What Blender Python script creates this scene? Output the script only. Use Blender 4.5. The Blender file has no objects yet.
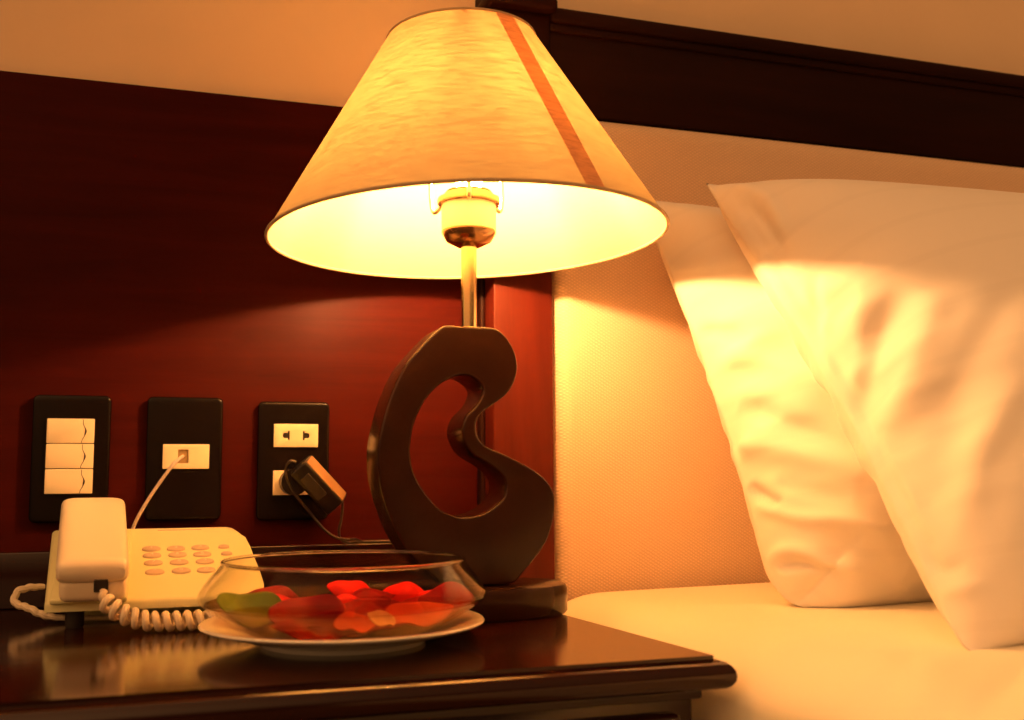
import bpy, bmesh, math, random
import numpy as np
from mathutils import Vector, Matrix

random.seed(7)
rng = np.random.default_rng(11)
SC = bpy.context.scene
COL = SC.collection
Z0 = 0.665            # eye height: the scene is measured from eye level, everything is lifted by this

# ------------------------------------------------------------------ materials
def new_mat(name):
    m = bpy.data.materials.new(name)
    m.use_nodes = True
    nt = m.node_tree
    return m, nt, nt.nodes['Principled BSDF'], nt.nodes['Material Output']

def simple(name, col, rough=0.5, metal=0.0, spec=0.5, coat=0.0, bump=None, var=0.0, var_scale=20):
    m, nt, b, out = new_mat(name)
    b.inputs['Base Color'].default_value = (*col, 1)
    b.inputs['Roughness'].default_value = rough
    b.inputs['Metallic'].default_value = metal
    b.inputs['Specular IOR Level'].default_value = spec
    b.inputs['Coat Weight'].default_value = coat
    b.inputs['Coat Roughness'].default_value = 0.08
    tc = nt.nodes.new('ShaderNodeTexCoord')
    if var:
        n = nt.nodes.new('ShaderNodeTexNoise'); n.inputs['Scale'].default_value = var_scale
        n.inputs['Detail'].default_value = 6
        nt.links.new(tc.outputs['Object'], n.inputs['Vector'])
        r = nt.nodes.new('ShaderNodeValToRGB')
        r.color_ramp.elements[0].position = 0.3; r.color_ramp.elements[1].position = 0.7
        r.color_ramp.elements[0].color = (*[c * (1 - var) for c in col], 1)
        r.color_ramp.elements[1].color = (*[min(1, c * (1 + var)) for c in col], 1)
        nt.links.new(n.outputs['Fac'], r.inputs['Fac'])
        nt.links.new(r.outputs['Color'], b.inputs['Base Color'])
    if bump:
        sc, st = bump
        n = nt.nodes.new('ShaderNodeTexNoise'); n.inputs['Scale'].default_value = sc
        n.inputs['Detail'].default_value = 4
        nt.links.new(tc.outputs['Object'], n.inputs['Vector'])
        bp = nt.nodes.new('ShaderNodeBump'); bp.inputs['Strength'].default_value = st
        bp.inputs['Distance'].default_value = 0.002
        nt.links.new(n.outputs['Fac'], bp.inputs['Height'])
        nt.links.new(bp.outputs['Normal'], b.inputs['Normal'])
    return m

def wood(name, dark, light, rough, stretch, coat=0.0, spec=0.5):
    """lacquered wood: grain runs along the axis with the smallest stretch"""
    m, nt, b, out = new_mat(name)
    tc = nt.nodes.new('ShaderNodeTexCoord')
    mp = nt.nodes.new('ShaderNodeMapping'); mp.inputs['Scale'].default_value = stretch
    nt.links.new(tc.outputs['Object'], mp.inputs['Vector'])
    n = nt.nodes.new('ShaderNodeTexNoise')
    n.inputs['Scale'].default_value = 3; n.inputs['Detail'].default_value = 9
    n.inputs['Roughness'].default_value = 0.62; n.inputs['Distortion'].default_value = 0.6
    nt.links.new(mp.outputs['Vector'], n.inputs['Vector'])
    r = nt.nodes.new('ShaderNodeValToRGB')
    r.color_ramp.elements[0].position = 0.3; r.color_ramp.elements[1].position = 0.72
    r.color_ramp.elements[0].color = (*dark, 1); r.color_ramp.elements[1].color = (*light, 1)
    nt.links.new(n.outputs['Fac'], r.inputs['Fac'])
    nt.links.new(r.outputs['Color'], b.inputs['Base Color'])
    bp = nt.nodes.new('ShaderNodeBump'); bp.inputs['Strength'].default_value = 0.06
    bp.inputs['Distance'].default_value = 0.001
    nt.links.new(n.outputs['Fac'], bp.inputs['Height'])
    nt.links.new(bp.outputs['Normal'], b.inputs['Normal'])
    b.inputs['Roughness'].default_value = rough
    b.inputs['Specular IOR Level'].default_value = spec
    b.inputs['Coat Weight'].default_value = coat
    b.inputs['Coat Roughness'].default_value = 0.05
    return m

def weave(name, col, period, strength, rough=0.9):
    """woven upholstery: a small zigzag of raised threads"""
    m, nt, b, out = new_mat(name)
    b.inputs['Base Color'].default_value = (*col, 1)
    b.inputs['Roughness'].default_value = rough
    b.inputs['Specular IOR Level'].default_value = 0.15
    tc = nt.nodes.new('ShaderNodeTexCoord')
    hs = []
    for ang in (0.55, -0.55):
        mp = nt.nodes.new('ShaderNodeMapping'); mp.inputs['Rotation'].default_value = (0, ang, 0)
        nt.links.new(tc.outputs['Object'], mp.inputs['Vector'])
        w = nt.nodes.new('ShaderNodeTexWave'); w.bands_direction = 'Z'
        w.inputs['Scale'].default_value = 0.314 / period
        w.inputs['Distortion'].default_value = 1.2; w.inputs['Detail'].default_value = 1
        w.inputs['Detail Scale'].default_value = 2.0
        nt.links.new(mp.outputs['Vector'], w.inputs['Vector'])
        hs.append(w)
    mu = nt.nodes.new('ShaderNodeMath'); mu.operation = 'MULTIPLY'
    nt.links.new(hs[0].outputs['Fac'], mu.inputs[0]); nt.links.new(hs[1].outputs['Fac'], mu.inputs[1])
    bp = nt.nodes.new('ShaderNodeBump'); bp.inputs['Strength'].default_value = strength
    bp.inputs['Distance'].default_value = 0.0012
    nt.links.new(mu.outputs[0], bp.inputs['Height'])
    nt.links.new(bp.outputs['Normal'], b.inputs['Normal'])
    r = nt.nodes.new('ShaderNodeMixRGB')
    r.inputs['Color1'].default_value = (*[c * 0.86 for c in col], 1)
    r.inputs['Color2'].default_value = (*[min(1, c * 1.08) for c in col], 1)
    nt.links.new(mu.outputs[0], r.inputs['Fac'])
    nt.links.new(r.outputs['Color'], b.inputs['Base Color'])
    return m

def linen(name, col, stripe=0.0):
    """white satin-stripe cotton"""
    m, nt, b, out = new_mat(name)
    b.inputs['Base Color'].default_value = (*col, 1)
    b.inputs['Roughness'].default_value = 0.75
    b.inputs['Specular IOR Level'].default_value = 0.2
    b.inputs['Sheen Weight'].default_value = 0.1
    uv = nt.nodes.new('ShaderNodeUVMap')
    w = nt.nodes.new('ShaderNodeTexWave'); w.wave_type = 'BANDS'; w.bands_direction = 'Y'
    w.inputs['Scale'].default_value = 7.0
    nt.links.new(uv.outputs['UV'], w.inputs['Vector'])
    r = nt.nodes.new('ShaderNodeValToRGB')
    r.color_ramp.elements[0].position = 0.93; r.color_ramp.elements[1].position = 0.97
    r.color_ramp.elements[0].color = (*col, 1)
    r.color_ramp.elements[1].color = (*[c * (1 - stripe) for c in col], 1)
    nt.links.new(w.outputs['Fac'], r.inputs['Fac'])
    nt.links.new(r.outputs['Color'], b.inputs['Base Color'])
    n = nt.nodes.new('ShaderNodeTexNoise'); n.inputs['Scale'].default_value = 14
    n.inputs['Detail'].default_value = 3
    nt.links.new(uv.outputs['UV'], n.inputs['Vector'])
    bp = nt.nodes.new('ShaderNodeBump'); bp.inputs['Strength'].default_value = 0.25
    bp.inputs['Distance'].default_value = 0.004
    nt.links.new(n.outputs['Fac'], bp.inputs['Height'])
    nt.links.new(bp.outputs['Normal'], b.inputs['Normal'])
    return m

def shade_fabric(name, trans, refl, tw):
    """thin lampshade cloth: part of the light passes through"""
    m = bpy.data.materials.new(name); m.use_nodes = True
    nt = m.node_tree; nt.nodes.clear()
    out = nt.nodes.new('ShaderNodeOutputMaterial')
    d = nt.nodes.new('ShaderNodeBsdfDiffuse'); d.inputs['Color'].default_value = (*refl, 1)
    t = nt.nodes.new('ShaderNodeBsdfTranslucent')
    mix = nt.nodes.new('ShaderNodeMixShader'); mix.inputs['Fac'].default_value = tw
    tc = nt.nodes.new('ShaderNodeTexCoord')
    mp = nt.nodes.new('ShaderNodeMapping'); mp.inputs['Scale'].default_value = (38, 38, 240)
    nt.links.new(tc.outputs['Object'], mp.inputs['Vector'])
    n = nt.nodes.new('ShaderNodeTexNoise'); n.inputs['Scale'].default_value = 1.5
    n.inputs['Detail'].default_value = 5; n.inputs['Roughness'].default_value = 0.75
    nt.links.new(mp.outputs['Vector'], n.inputs['Vector'])
    r = nt.nodes.new('ShaderNodeValToRGB')
    r.color_ramp.elements[0].position = 0.36; r.color_ramp.elements[1].position = 0.58
    r.color_ramp.elements[0].color = (*[c * f for c, f in zip(trans, (0.62, 0.50, 0.42))], 1)
    r.color_ramp.elements[1].color = (*trans, 1)
    nt.links.new(n.outputs['Fac'], r.inputs['Fac'])
    nt.links.new(r.outputs['Color'], t.inputs['Color'])
    nt.links.new(d.outputs[0], mix.inputs[1]); nt.links.new(t.outputs[0], mix.inputs[2])
    nt.links.new(mix.outputs[0], out.inputs['Surface'])
    return m

def thin_glass(name, tint, ior=1.45, rough=0.02, gain=1.0):
    """thin clear wall: Fresnel reflection over straight transmission"""
    m = bpy.data.materials.new(name); m.use_nodes = True
    nt = m.node_tree; nt.nodes.clear()
    out = nt.nodes.new('ShaderNodeOutputMaterial')
    f0 = ((ior - 1) / (ior + 1)) ** 2
    lw = nt.nodes.new('ShaderNodeLayerWeight'); lw.inputs['Blend'].default_value = 0.5
    pw = nt.nodes.new('ShaderNodeMath'); pw.operation = 'POWER'; pw.inputs[1].default_value = 4.6
    nt.links.new(lw.outputs['Facing'], pw.inputs[0])
    mu = nt.nodes.new('ShaderNodeMath'); mu.operation = 'MULTIPLY_ADD'
    mu.inputs[1].default_value = (1 - f0) * gain; mu.inputs[2].default_value = f0 * 0.18; mu.use_clamp = True
    nt.links.new(pw.outputs[0], mu.inputs[0])
    t = nt.nodes.new('ShaderNodeBsdfTransparent'); t.inputs['Color'].default_value = (*tint, 1)
    g = nt.nodes.new('ShaderNodeBsdfGlossy'); g.inputs['Roughness'].default_value = rough
    mix = nt.nodes.new('ShaderNodeMixShader')
    nt.links.new(mu.outputs[0], mix.inputs['Fac'])
    nt.links.new(t.outputs[0], mix.inputs[1]); nt.links.new(g.outputs[0], mix.inputs[2])
    nt.links.new(mix.outputs[0], out.inputs['Surface'])
    return m

def rim_glass(name):
    m, nt, b, out = new_mat(name)
    b.inputs['Base Color'].default_value = (0.97, 0.95, 0.9, 1)
    b.inputs['Transmission Weight'].default_value = 1.0
    b.inputs['Roughness'].default_value = 0.02; b.inputs['IOR'].default_value = 1.5
    return m

def emitter(name, col, strength):
    m = bpy.data.materials.new(name); m.use_nodes = True
    nt = m.node_tree; nt.nodes.clear()
    out = nt.nodes.new('ShaderNodeOutputMaterial')
    e = nt.nodes.new('ShaderNodeEmission'); e.inputs['Color'].default_value = (*col, 1)
    e.inputs['Strength'].default_value = strength
    nt.links.new(e.outputs[0], out.inputs['Surface'])
    return m

LAMP = (1.0, 0.465, 0.15)
M = dict(
    wall=simple('wall_plaster', (0.94, 0.71, 0.50), 0.9, spec=0.1, bump=(60, 0.15), var=0.03, var_scale=6),
    floor=simple('carpet_floor', (0.20, 0.12, 0.07), 0.95, bump=(300, 0.6), var=0.2, var_scale=60),
    panel=wood('mahogany_panel', (0.034, 0.0036, 0.0026), (0.056, 0.0056, 0.0034), 0.42, (1.2, 14, 16), spec=0.04),
    post=wood('mahogany_post', (0.062, 0.0075, 0.004), (0.092, 0.0115, 0.0055), 0.42, (16, 14, 1.2), spec=0.12),
    rail=wood('dark_rail', (0.015, 0.004, 0.0028), (0.024, 0.006, 0.0036), 0.5, (1.2, 14, 16), spec=0.08),
    table=wood('nightstand_lacquer', (0.018, 0.0035, 0.0022), (0.030, 0.006, 0.003), 0.12, (1.5, 22, 22), spec=0.52),
    cushion=weave('headboard_weave', (0.88, 0.63, 0.44), 0.0030, 0.5),
    cotton=linen('pillow_cotton', (0.86, 0.80, 0.75), 0.02),
    sheet=linen('sheet_cotton', (0.94, 0.87, 0.70), 0.0),
    bedbase=simple('bed_base_cloth', (0.45, 0.34, 0.22), 0.9, bump=(200, 0.3)),
    lacquer=simple('lamp_lacquer', (0.024, 0.008, 0.004), 0.24, spec=0.26, var=0.12, var_scale=40),
    chrome=simple('brushed_chrome', (0.85, 0.74, 0.55), 0.28, metal=1.0),
    gold=simple('pale_gold_metal', (0.66, 0.50, 0.28), 0.22, metal=1.0),
    bronze=simple('bronze_metal', (0.42, 0.25, 0.13), 0.24, metal=1.0),
    socket=simple('socket_cream', (0.85, 0.82, 0.70), 0.35),
    shade=shade_fabric('shade_linen', (0.85, 0.60, 0.25), (0.62, 0.50, 0.29), 0.078),
    shade2=shade_fabric('shade_linen_double', (0.84, 0.46, 0.19), (0.74, 0.50, 0.34), 0.5),
    trim=simple('shade_trim', (0.55, 0.40, 0.25), 0.8),
    bulb=emitter('bulb_glow', LAMP, 2050.0),
    phone=simple('phone_plastic', (0.88, 0.83, 0.46), 0.38, spec=0.4),
    handset=simple('handset_plastic', (0.90, 0.76, 0.56), 0.34, spec=0.4),
    key=simple('phone_key_rubber', (0.62, 0.48, 0.36), 0.5),
    keyink=simple('phone_key_print', (0.86, 0.76, 0.62), 0.5),
    jackdark=simple('jack_dark', (0.03, 0.02, 0.015), 0.5),
    cord=simple('cord_plastic', (0.80, 0.66, 0.48), 0.42),
    linecord=simple('line_cord_plastic', (0.62, 0.50, 0.44), 0.45),
    plate_dark=simple('switch_plate_brown', (0.006, 0.0034, 0.003), 0.25, spec=0.2),
    cream=simple('switch_cream', (0.90, 0.76, 0.52), 0.32, spec=0.4),
    slot=simple('slot_black', (0.02, 0.012, 0.008), 0.6),
    contact=simple('jack_contact', (0.42, 0.28, 0.12), 0.4),
    adapter=simple('adapter_black', (0.012, 0.007, 0.005), 0.34, spec=0.35),
    adapter_label=simple('adapter_label_grey', (0.026, 0.015, 0.010), 0.5),
    adapter_lit_side=simple('adapter_lit_tan', (0.34, 0.20, 0.11), 0.45),  # tan stands for lamplight on the side of the black casing
    cable=simple('cable_black', (0.05, 0.032, 0.022), 0.28, spec=0.6),
    porcelain=simple('porcelain', (0.88, 0.84, 0.76), 0.18, spec=0.5, coat=0.3),
    glass=thin_glass('bowl_glass', (0.97, 0.965, 0.94), 1.45, 0.03, 0.8),
    rim=rim_glass('bowl_rim_glass'),
    water=thin_glass('bowl_water', (0.84, 0.66, 0.46), 1.33, 0.01, 0.25),
    petal=simple('petal_red', (0.60, 0.010, 0.004), 0.5, spec=0.06, var=0.25, var_scale=60),
    petal_dusk=simple('petal_dusky', (0.20, 0.014, 0.010), 0.5, spec=0.06, var=0.25, var_scale=50),
    petal_deep=simple('petal_deep', (0.20, 0.002, 0.002), 0.5, spec=0.06, var=0.3, var_scale=60),
    petal_pale=simple('petal_pale', (0.80, 0.55, 0.36), 0.5, var=0.2, var_scale=50),
    petal_pink=simple('petal_pink', (0.62, 0.10, 0.05), 0.5, spec=0.06, var=0.2, var_scale=50),
    leaf=simple('leaf_green', (0.16, 0.20, 0.022), 0.45, spec=0.06, var=0.35, var_scale=40),
)

# ------------------------------------------------------------------ mesh helpers
def obj(name, bm, mat, parent=None, smooth=True, angle=40):
    me = bpy.data.meshes.new(name)
    bmesh.ops.recalc_face_normals(bm, faces=bm.faces[:])
    bm.to_mesh(me); bm.free()
    if smooth:
        me.polygons.foreach_set('use_smooth', [True] * len(me.polygons))
        me.set_sharp_from_angle(angle=math.radians(angle))
    me.materials.append(M[mat] if isinstance(mat, str) else mat)
    o = bpy.data.objects.new(name, me); COL.objects.link(o)
    if parent is not None:
        o.parent = parent
    return o

def mesh_obj(name, verts, faces, mat, parent=None, smooth=True, uvs=None, angle=60):
    me = bpy.data.meshes.new(name)
    me.from_pydata([tuple(map(float, v)) for v in verts], [], faces)
    me.update()
    if smooth:
        me.polygons.foreach_set('use_smooth', [True] * len(me.polygons))
        if angle:
            me.set_sharp_from_angle(angle=math.radians(angle))
    if uvs is not None:
        ul = me.uv_layers.new(name='UVMap')
        li = np.empty(len(me.loops), np.int32); me.loops.foreach_get('vertex_index', li)
        ul.data.foreach_set('uv', np.asarray(uvs, np.float32)[li].ravel())
    me.materials.append(M[mat])
    o = bpy.data.objects.new(name, me); COL.objects.link(o)
    if parent is not None:
        o.parent = parent
    return o

def thing(name, label, cat, loc=(0, 0, 0), group=None):
    o = bpy.data.objects.new(name, None); COL.objects.link(o)
    o.empty_display_size = 0.05
    o.location = loc
    return tag(o, label, cat, group)

def tag(o, label, cat, group=None):
    o['label'] = label; o['category'] = cat
    if group: o['group'] = group
    return o

def part_label(o, text):
    o['label'] = text
    return o

def add_box(bm, lo, hi, bevel=0.0, seg=3, mat=None):
    r = bmesh.ops.create_cube(bm, size=1.0)
    vs = r['verts']
    for v in vs:
        v.co = Vector([lo[i] + (v.co[i] + 0.5) * (hi[i] - lo[i]) for i in range(3)])
    if bevel > 0:
        es = list({e for v in vs for e in v.link_edges})
        rr = bmesh.ops.bevel(bm, geom=es, offset=bevel, segments=seg, affect='EDGES', profile=0.5)
        vs = list({v for v in rr['verts']} | {v for v in vs if v.is_valid})
    if mat is not None:
        for v in vs:
            v.co = mat @ v.co
    return vs

def box(lo, hi, bevel=0.0, seg=3):
    bm = bmesh.new(); add_box(bm, lo, hi, bevel, seg); return bm

def lathe(profile, n=64, center=(0, 0), close=False):
    """profile: (r, z) list"""
    bm = bmesh.new(); rings = []
    for r, z in profile:
        if r < 1e-6:
            rings.append([bm.verts.new((center[0], center[1], z))])
        else:
            rings.append([bm.verts.new((center[0] + r * math.cos(2 * math.pi * k / n),
                                        center[1] + r * math.sin(2 * math.pi * k / n), z)) for k in range(n)])
    seq = list(zip(rings, rings[1:]))
    if close: seq.append((rings[-1], rings[0]))
    for a, b in seq:
        for k in range(n):
            k2 = (k + 1) % n
            if len(a) == 1 and len(b) == 1: continue
            if len(a) == 1: bm.faces.new((a[0], b[k], b[k2]))
            elif len(b) == 1: bm.faces.new((a[k], a[k2], b[0]))
            else: bm.faces.new((a[k], a[k2], b[k2], b[k]))
    return bm

def spline(pts, n):
    """Catmull-Rom through pts, n samples per span"""
    P = [np.array(p, float) for p in pts]
    P = [2 * P[0] - P[1]] + P + [2 * P[-1] - P[-2]]
    out = []
    for i in range(1, len(P) - 2):
        for k in range(n):
            t = k / n
            a, b, c, d = P[i - 1], P[i], P[i + 1], P[i + 2]
            out.append(0.5 * (2 * b + (c - a) * t + (2 * a - 5 * b + 4 * c - d) * t * t + (-a + 3 * b - 3 * c + d) * t ** 3))
    out.append(P[-2])
    return np.array(out)

def spline_closed(pts, n):
    P = np.array(pts, float); m = len(P); out = []
    for i in range(m):
        a, b, c, d = P[i - 1], P[i], P[(i + 1) % m], P[(i + 2) % m]
        for k in range(n):
            t = k / n
            out.append(0.5 * (2 * b + (c - a) * t + (2 * a - 5 * b + 4 * c - d) * t * t + (-a + 3 * b - 3 * c + d) * t ** 3))
    return np.array(out)

def tube(path, r, n=10, closed=False, bm=None):
    bm = bm or bmesh.new()
    path = [Vector(p) for p in path]; m = len(path)
    tang = []
    for i in range(m):
        if closed: t = path[(i + 1) % m] - path[i - 1]
        else: t = path[min(i + 1, m - 1)] - path[max(i - 1, 0)]
        tang.append(t.normalized())
    up = Vector((0, 0, 1))
    if abs(tang[0].dot(up)) > 0.9: up = Vector((1, 0, 0))
    nrm = (up - tang[0] * up.dot(tang[0])).normalized()
    rings = []
    for i in range(m):
        nrm = (nrm - tang[i] * nrm.dot(tang[i])).normalized()
        bi = tang[i].cross(nrm)
        rr = r[i] if hasattr(r, '__len__') else r
        rings.append([bm.verts.new(path[i] + (nrm * math.cos(2 * math.pi * k / n) + bi * math.sin(2 * math.pi * k / n)) * rr) for k in range(n)])
    seq = list(zip(rings, rings[1:]))
    if closed: seq.append((rings[-1], rings[0]))
    for a, b in seq:
        for k in range(n):
            bm.faces.new((a[k], a[(k + 1) % n], b[(k + 1) % n], b[k]))
    if not closed:
        bm.faces.new(rings[0]); bm.faces.new(rings[-1][::-1])
    return bm

def extrude_xz(outline, y0, y1, holes=(), bevel=0.0, seg=3):
    """plate with an outline in x,z between two depths; holes cut through; both rims rounded"""
    bm = bmesh.new()
    loops = [np.asarray(outline, float)] + [np.asarray(h, float) for h in holes]
    def inset(loop, d, sign):
        n = len(loop); prv = np.roll(loop, 1, 0); nxt = np.roll(loop, -1, 0)
        t = nxt - prv; t /= np.linalg.norm(t, axis=1)[:, None] + 1e-12
        nrm = np.stack([-t[:, 1], t[:, 0]], 1)
        area = 0.5 * np.sum(loop[:, 0] * nxt[:, 1] - nxt[:, 0] * loop[:, 1])
        if area < 0: nrm = -nrm
        return loop + nrm * d * sign
    prof = []
    if bevel > 0:
        for k in range(seg + 1):
            a = math.pi / 2 * k / seg
            prof.append((bevel * (1 - math.sin(a)), y0 + bevel * (1 - math.cos(a))))
        for k in range(seg + 1):
            a = math.pi / 2 * (1 - k / seg)
            prof.append((bevel * (1 - math.sin(a)), y1 - bevel * (1 - math.cos(a))))
    else:
        prof = [(0, y0), (0, y1)]
    cap0, cap1 = [], []
    for li, loop in enumerate(loops):
        sign = 1 if li == 0 else -1
        rings = []
        for d, y in prof:
            L2 = inset(loop, d, sign)
            rings.append([bm.verts.new((p[0], y, p[1])) for p in L2])
        for a, b in zip(rings, rings[1:]):
            n = len(a)
            for k in range(n):
                bm.faces.new((a[k], a[(k + 1) % n], b[(k + 1) % n], b[k]))
        for ring, acc in ((rings[0], cap0), (rings[-1], cap1)):
            acc += [bm.edges.get((ring[k], ring[(k + 1) % len(ring)])) for k in range(len(ring))]
    for acc in (cap0, cap1):
        bmesh.ops.triangle_fill(bm, use_beauty=True, use_dissolve=False, edges=acc)
    return bm

def prism_xy(poly, z0, z1, bevel=0.0):
    bm = bmesh.new()
    a = [bm.verts.new((x, y, z0)) for x, y in poly]; b = [bm.verts.new((x, y, z1)) for x, y in poly]
    n = len(poly)
    bm.faces.new(a[::-1]); bm.faces.new(b)
    for k in range(n):
        bm.faces.new((a[k], a[(k + 1) % n], b[(k + 1) % n], b[k]))
    if bevel:
        bmesh.ops.bevel(bm, geom=bm.edges[:], offset=bevel, segments=2, affect='EDGES', profile=0.5)
    return bm

def rounded_rect(x0, x1, z0, z1, r, n=6):
    pts = []
    for cx, cz, a0 in ((x1 - r, z1 - r, 0), (x0 + r, z1 - r, 90), (x0 + r, z0 + r, 180), (x1 - r, z0 + r, 270)):
        for k in range(n + 1):
            a = math.radians(a0 + 90 * k / n)
            pts.append((cx + r * math.cos(a), cz + r * math.sin(a)))
    return pts

T = -0.115            # nightstand top

# ------------------------------------------------------------------ room
def struct(name, bm, mat):
    o = obj(name, bm, mat); o['kind'] = 'structure'; return o
struct('wall_back', box((-1.6, 0.02, -Z0), (2.6, 0.12, 1.75)), 'wall')
struct('floor', box((-1.6, -2.6, -Z0 - 0.05), (2.6, 0.02, -Z0)), 'floor')

# wood panel on the wall behind the nightstand
bm = bmesh.new()
add_box(bm, (-0.95, 0.0, -Z0), (0.3190, 0.0195, 0.376), 0.0015, 2)
pn = tag(obj('wall_panel', bm, 'panel'), 'dark reddish mahogany panel on the wall behind the telephone and lamp', 'wall panel')

# ------------------------------------------------------------------ headboard
hb = thing('bed_headboard', 'bed headboard with dark wooden frame and beige woven upholstered panel', 'headboard', (0.75, 0.0, -Z0))
def off(bm, o):
    for v in bm.verts: v.co -= Vector(o)
    return bm
HO = hb.location.copy()
obj('post', off(box((0.3245, -0.038, -Z0), (0.3885, 0.0195, 0.378), 0.0015), HO), 'post', hb)
obj('post_unlit_top', off(box((0.3245, -0.038, 0.378), (0.3883, 0.0195, 0.488), 0.0015), HO), 'rail', hb)  # top of the post darkened in colour, where less lamplight reaches
obj('gap_shade_strip', off(box((0.3190, -0.010, -Z0), (0.3245, 0.0195, 0.488), 0.002), HO), 'rail', hb)  # dark strip painting the shade in the gap between panel and post
bm = bmesh.new()
add_box(bm, (0.317, -0.050, 0.488), (0.394, 0.0195, 0.502), 0.004)
add_box(bm, (0.322, -0.043, 0.502), (0.3895, 0.0195, 0.534), 0.003)
obj('post_cap', off(bm, HO), 'rail', hb)
obj('rail', off(box((0.3885, -0.034, 0.3815), (1.75, 0.0195, 0.479), 0.002), HO), 'rail', hb)
bm = bmesh.new()
add_box(bm, (0.3885, -0.043, 0.479), (1.75, 0.0195, 0.4955), 0.004)
add_box(bm, (0.3885, -0.038, 0.470), (1.75, 0.0195, 0.480), 0.003)
obj('rail_cap', off(bm, HO), 'rail', hb)
# upholstered panel: a softly domed pad with a rounded rim
def pad(x0, x1, z0, z1, yb, yf, rim, nx=90, nz=50):
    vs, fs = [], []
    def coords(a, b, n):
        k = 5
        e = [rim * (1 - math.cos(math.pi / 2 * i / k)) for i in range(k)]
        mid = np.linspace(a + rim, b - rim, n)
        return np.array([a + q for q in e] + list(mid) + [b - q for q in e[::-1]])
    X = coords(x0, x1, nx); Z = coords(z0, z1, nz)
    def h(d):
        d = np.clip(d / rim, 0, 1); return np.sqrt(1 - (1 - d) ** 2)
    for z in Z:
        for x in X:
            e = h(min(x - x0, x1 - x)) * h(min(z - z0, z1 - z))
            u = (x - x0) / (x1 - x0); v = (z - z0) / (z1 - z0)
            dome = 0.010 * min(1, 4 * (x - x0)) * (1 - (2 * v - 1) ** 4)
            # a shallow slack crease low on the pad
            zc = z0 + 0.095 + 0.16 * (x - x0 - 0.05)
            cr = 0.0012 * math.exp(-((z - zc) / 0.006) ** 2) * math.exp(-((x - x0 - 0.11) / 0.06) ** 2)
            pk = 0.0008 * math.sin(z * 330) * math.exp(-((x - x0) / 0.018) ** 2)
            vs.append((x, yb + (yf - yb) * e - dome * e - cr - pk * e, z))
    nX = len(X)
    for j in range(len(Z) - 1):
        for i in range(nX - 1):
            a = j * nX + i; fs.append((a, a + 1, a + nX + 1, a + nX))
    nv = len(vs)
    # back face
    rimidx = [i for i in range(nX)] + [j * nX + nX - 1 for j in range(1, len(Z))] + \
             [(len(Z) - 1) * nX + i for i in range(nX - 2, -1, -1)] + [j * nX for j in range(len(Z) - 2, 0, -1)]
    fs.append(tuple(rimidx[::-1]))
    return vs, fs
vs, fs = pad(0.3890, 1.75, -0.140, 0.3830, -0.0102, -0.042, 0.018)
cu = mesh_obj('upholstered_panel', [np.array(v) - np.array(HO) for v in vs], fs, 'cushion', hb, angle=70)
part_label(cu, 'beige woven fabric panel')
obj('lower_board', off(box((0.3887, -0.010, -Z0), (1.75, 0.0195, 0.3813)), HO), 'rail', hb)

# ------------------------------------------------------------------ nightstand
ns = thing('nightstand', 'dark lacquered wooden nightstand carrying the lamp, telephone and glass bowl', 'nightstand', (0.0, -0.22, -Z0))
NO = ns.location.copy()
# top with a stepped round-nose moulding on front and right side
def top_outline(e):
    # e: how far outside the flat field
    xr_b, xr_f = 0.3105 + e, 0.3435 + e
    yf = -0.4355 - e
    return [(-0.30 - e, -0.0), (-0.30 - e, yf), (xr_f, yf), (xr_b, -0.0)]
prof = [(0.0, T), (0.0, T - 0.0022), (0.003, T - 0.003)]
for k in range(0, 9):
    a = math.pi / 2 - math.pi * k / 8
    prof.append((0.0022 + 0.0085 * math.cos(a), T - 0.0118 + 0.0088 * math.sin(a)))
prof += [(-0.004, T - 0.0215)]
bm = bmesh.new(); rings = []
for e, z in prof:
    rings.append([bm.verts.new((x, min(y, -0.0), z)) for x, y in top_outline(e)])
for a, b in zip(rings, rings[1:]):
    for k in range(4):
        bm.faces.new((a[k], a[(k + 1) % 4], b[(k + 1) % 4], b[k]))
bm.faces.new(rings[0]); bm.faces.new(rings[-1][::-1])
obj('top', off(bm, NO), 'table', ns, angle=30)
obj('backsplash', off(box((-0.30, -0.013, T + 0.0002), (0.3160, -0.0003, -0.0655), 0.0015), NO), 'table', ns)
obj('carcass', off(prism_xy([(-0.285, -0.004), (-0.285, -0.418), (0.3370, -0.418), (0.3055, -0.004)], -Z0 + 0.04, T - 0.0215, 0.002), NO), 'table', ns)
obj('cornice', off(prism_xy([(-0.29, -0.002), (-0.29, -0.4255), (0.3405, -0.4255), (0.3082, -0.002)], T - 0.0285, T - 0.0213, 0.0015), NO), 'table', ns)
dr = obj('drawer_front', off(box((-0.270, -0.432, -0.295), (0.322, -0.416, T - 0.036), 0.003), NO), 'table', ns)
obj('pull', off(lathe([(0, 0.020), (0.008, 0.019), (0.011, 0.014), (0.009, 0.008), (0.005, 0.004), (0.006, 0.0), (0, 0)], 24), (0, 0, 0)), 'chrome', dr)
bpy.data.objects['pull'].matrix_local = Matrix.Translation(Vector((0.0, -0.432, -0.215)) - NO) @ Matrix.Rotation(math.pi / 2, 4, 'X')
obj('plinth', off(box((-0.27, -0.40, -Z0), (0.31, -0.01, -Z0 + 0.042)), NO), 'table', ns)
obj('lower_drawer_front', off(box((-0.270, -0.432, -0.60), (0.322, -0.416, -0.303), 0.003), NO), 'table', ns)

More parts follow.
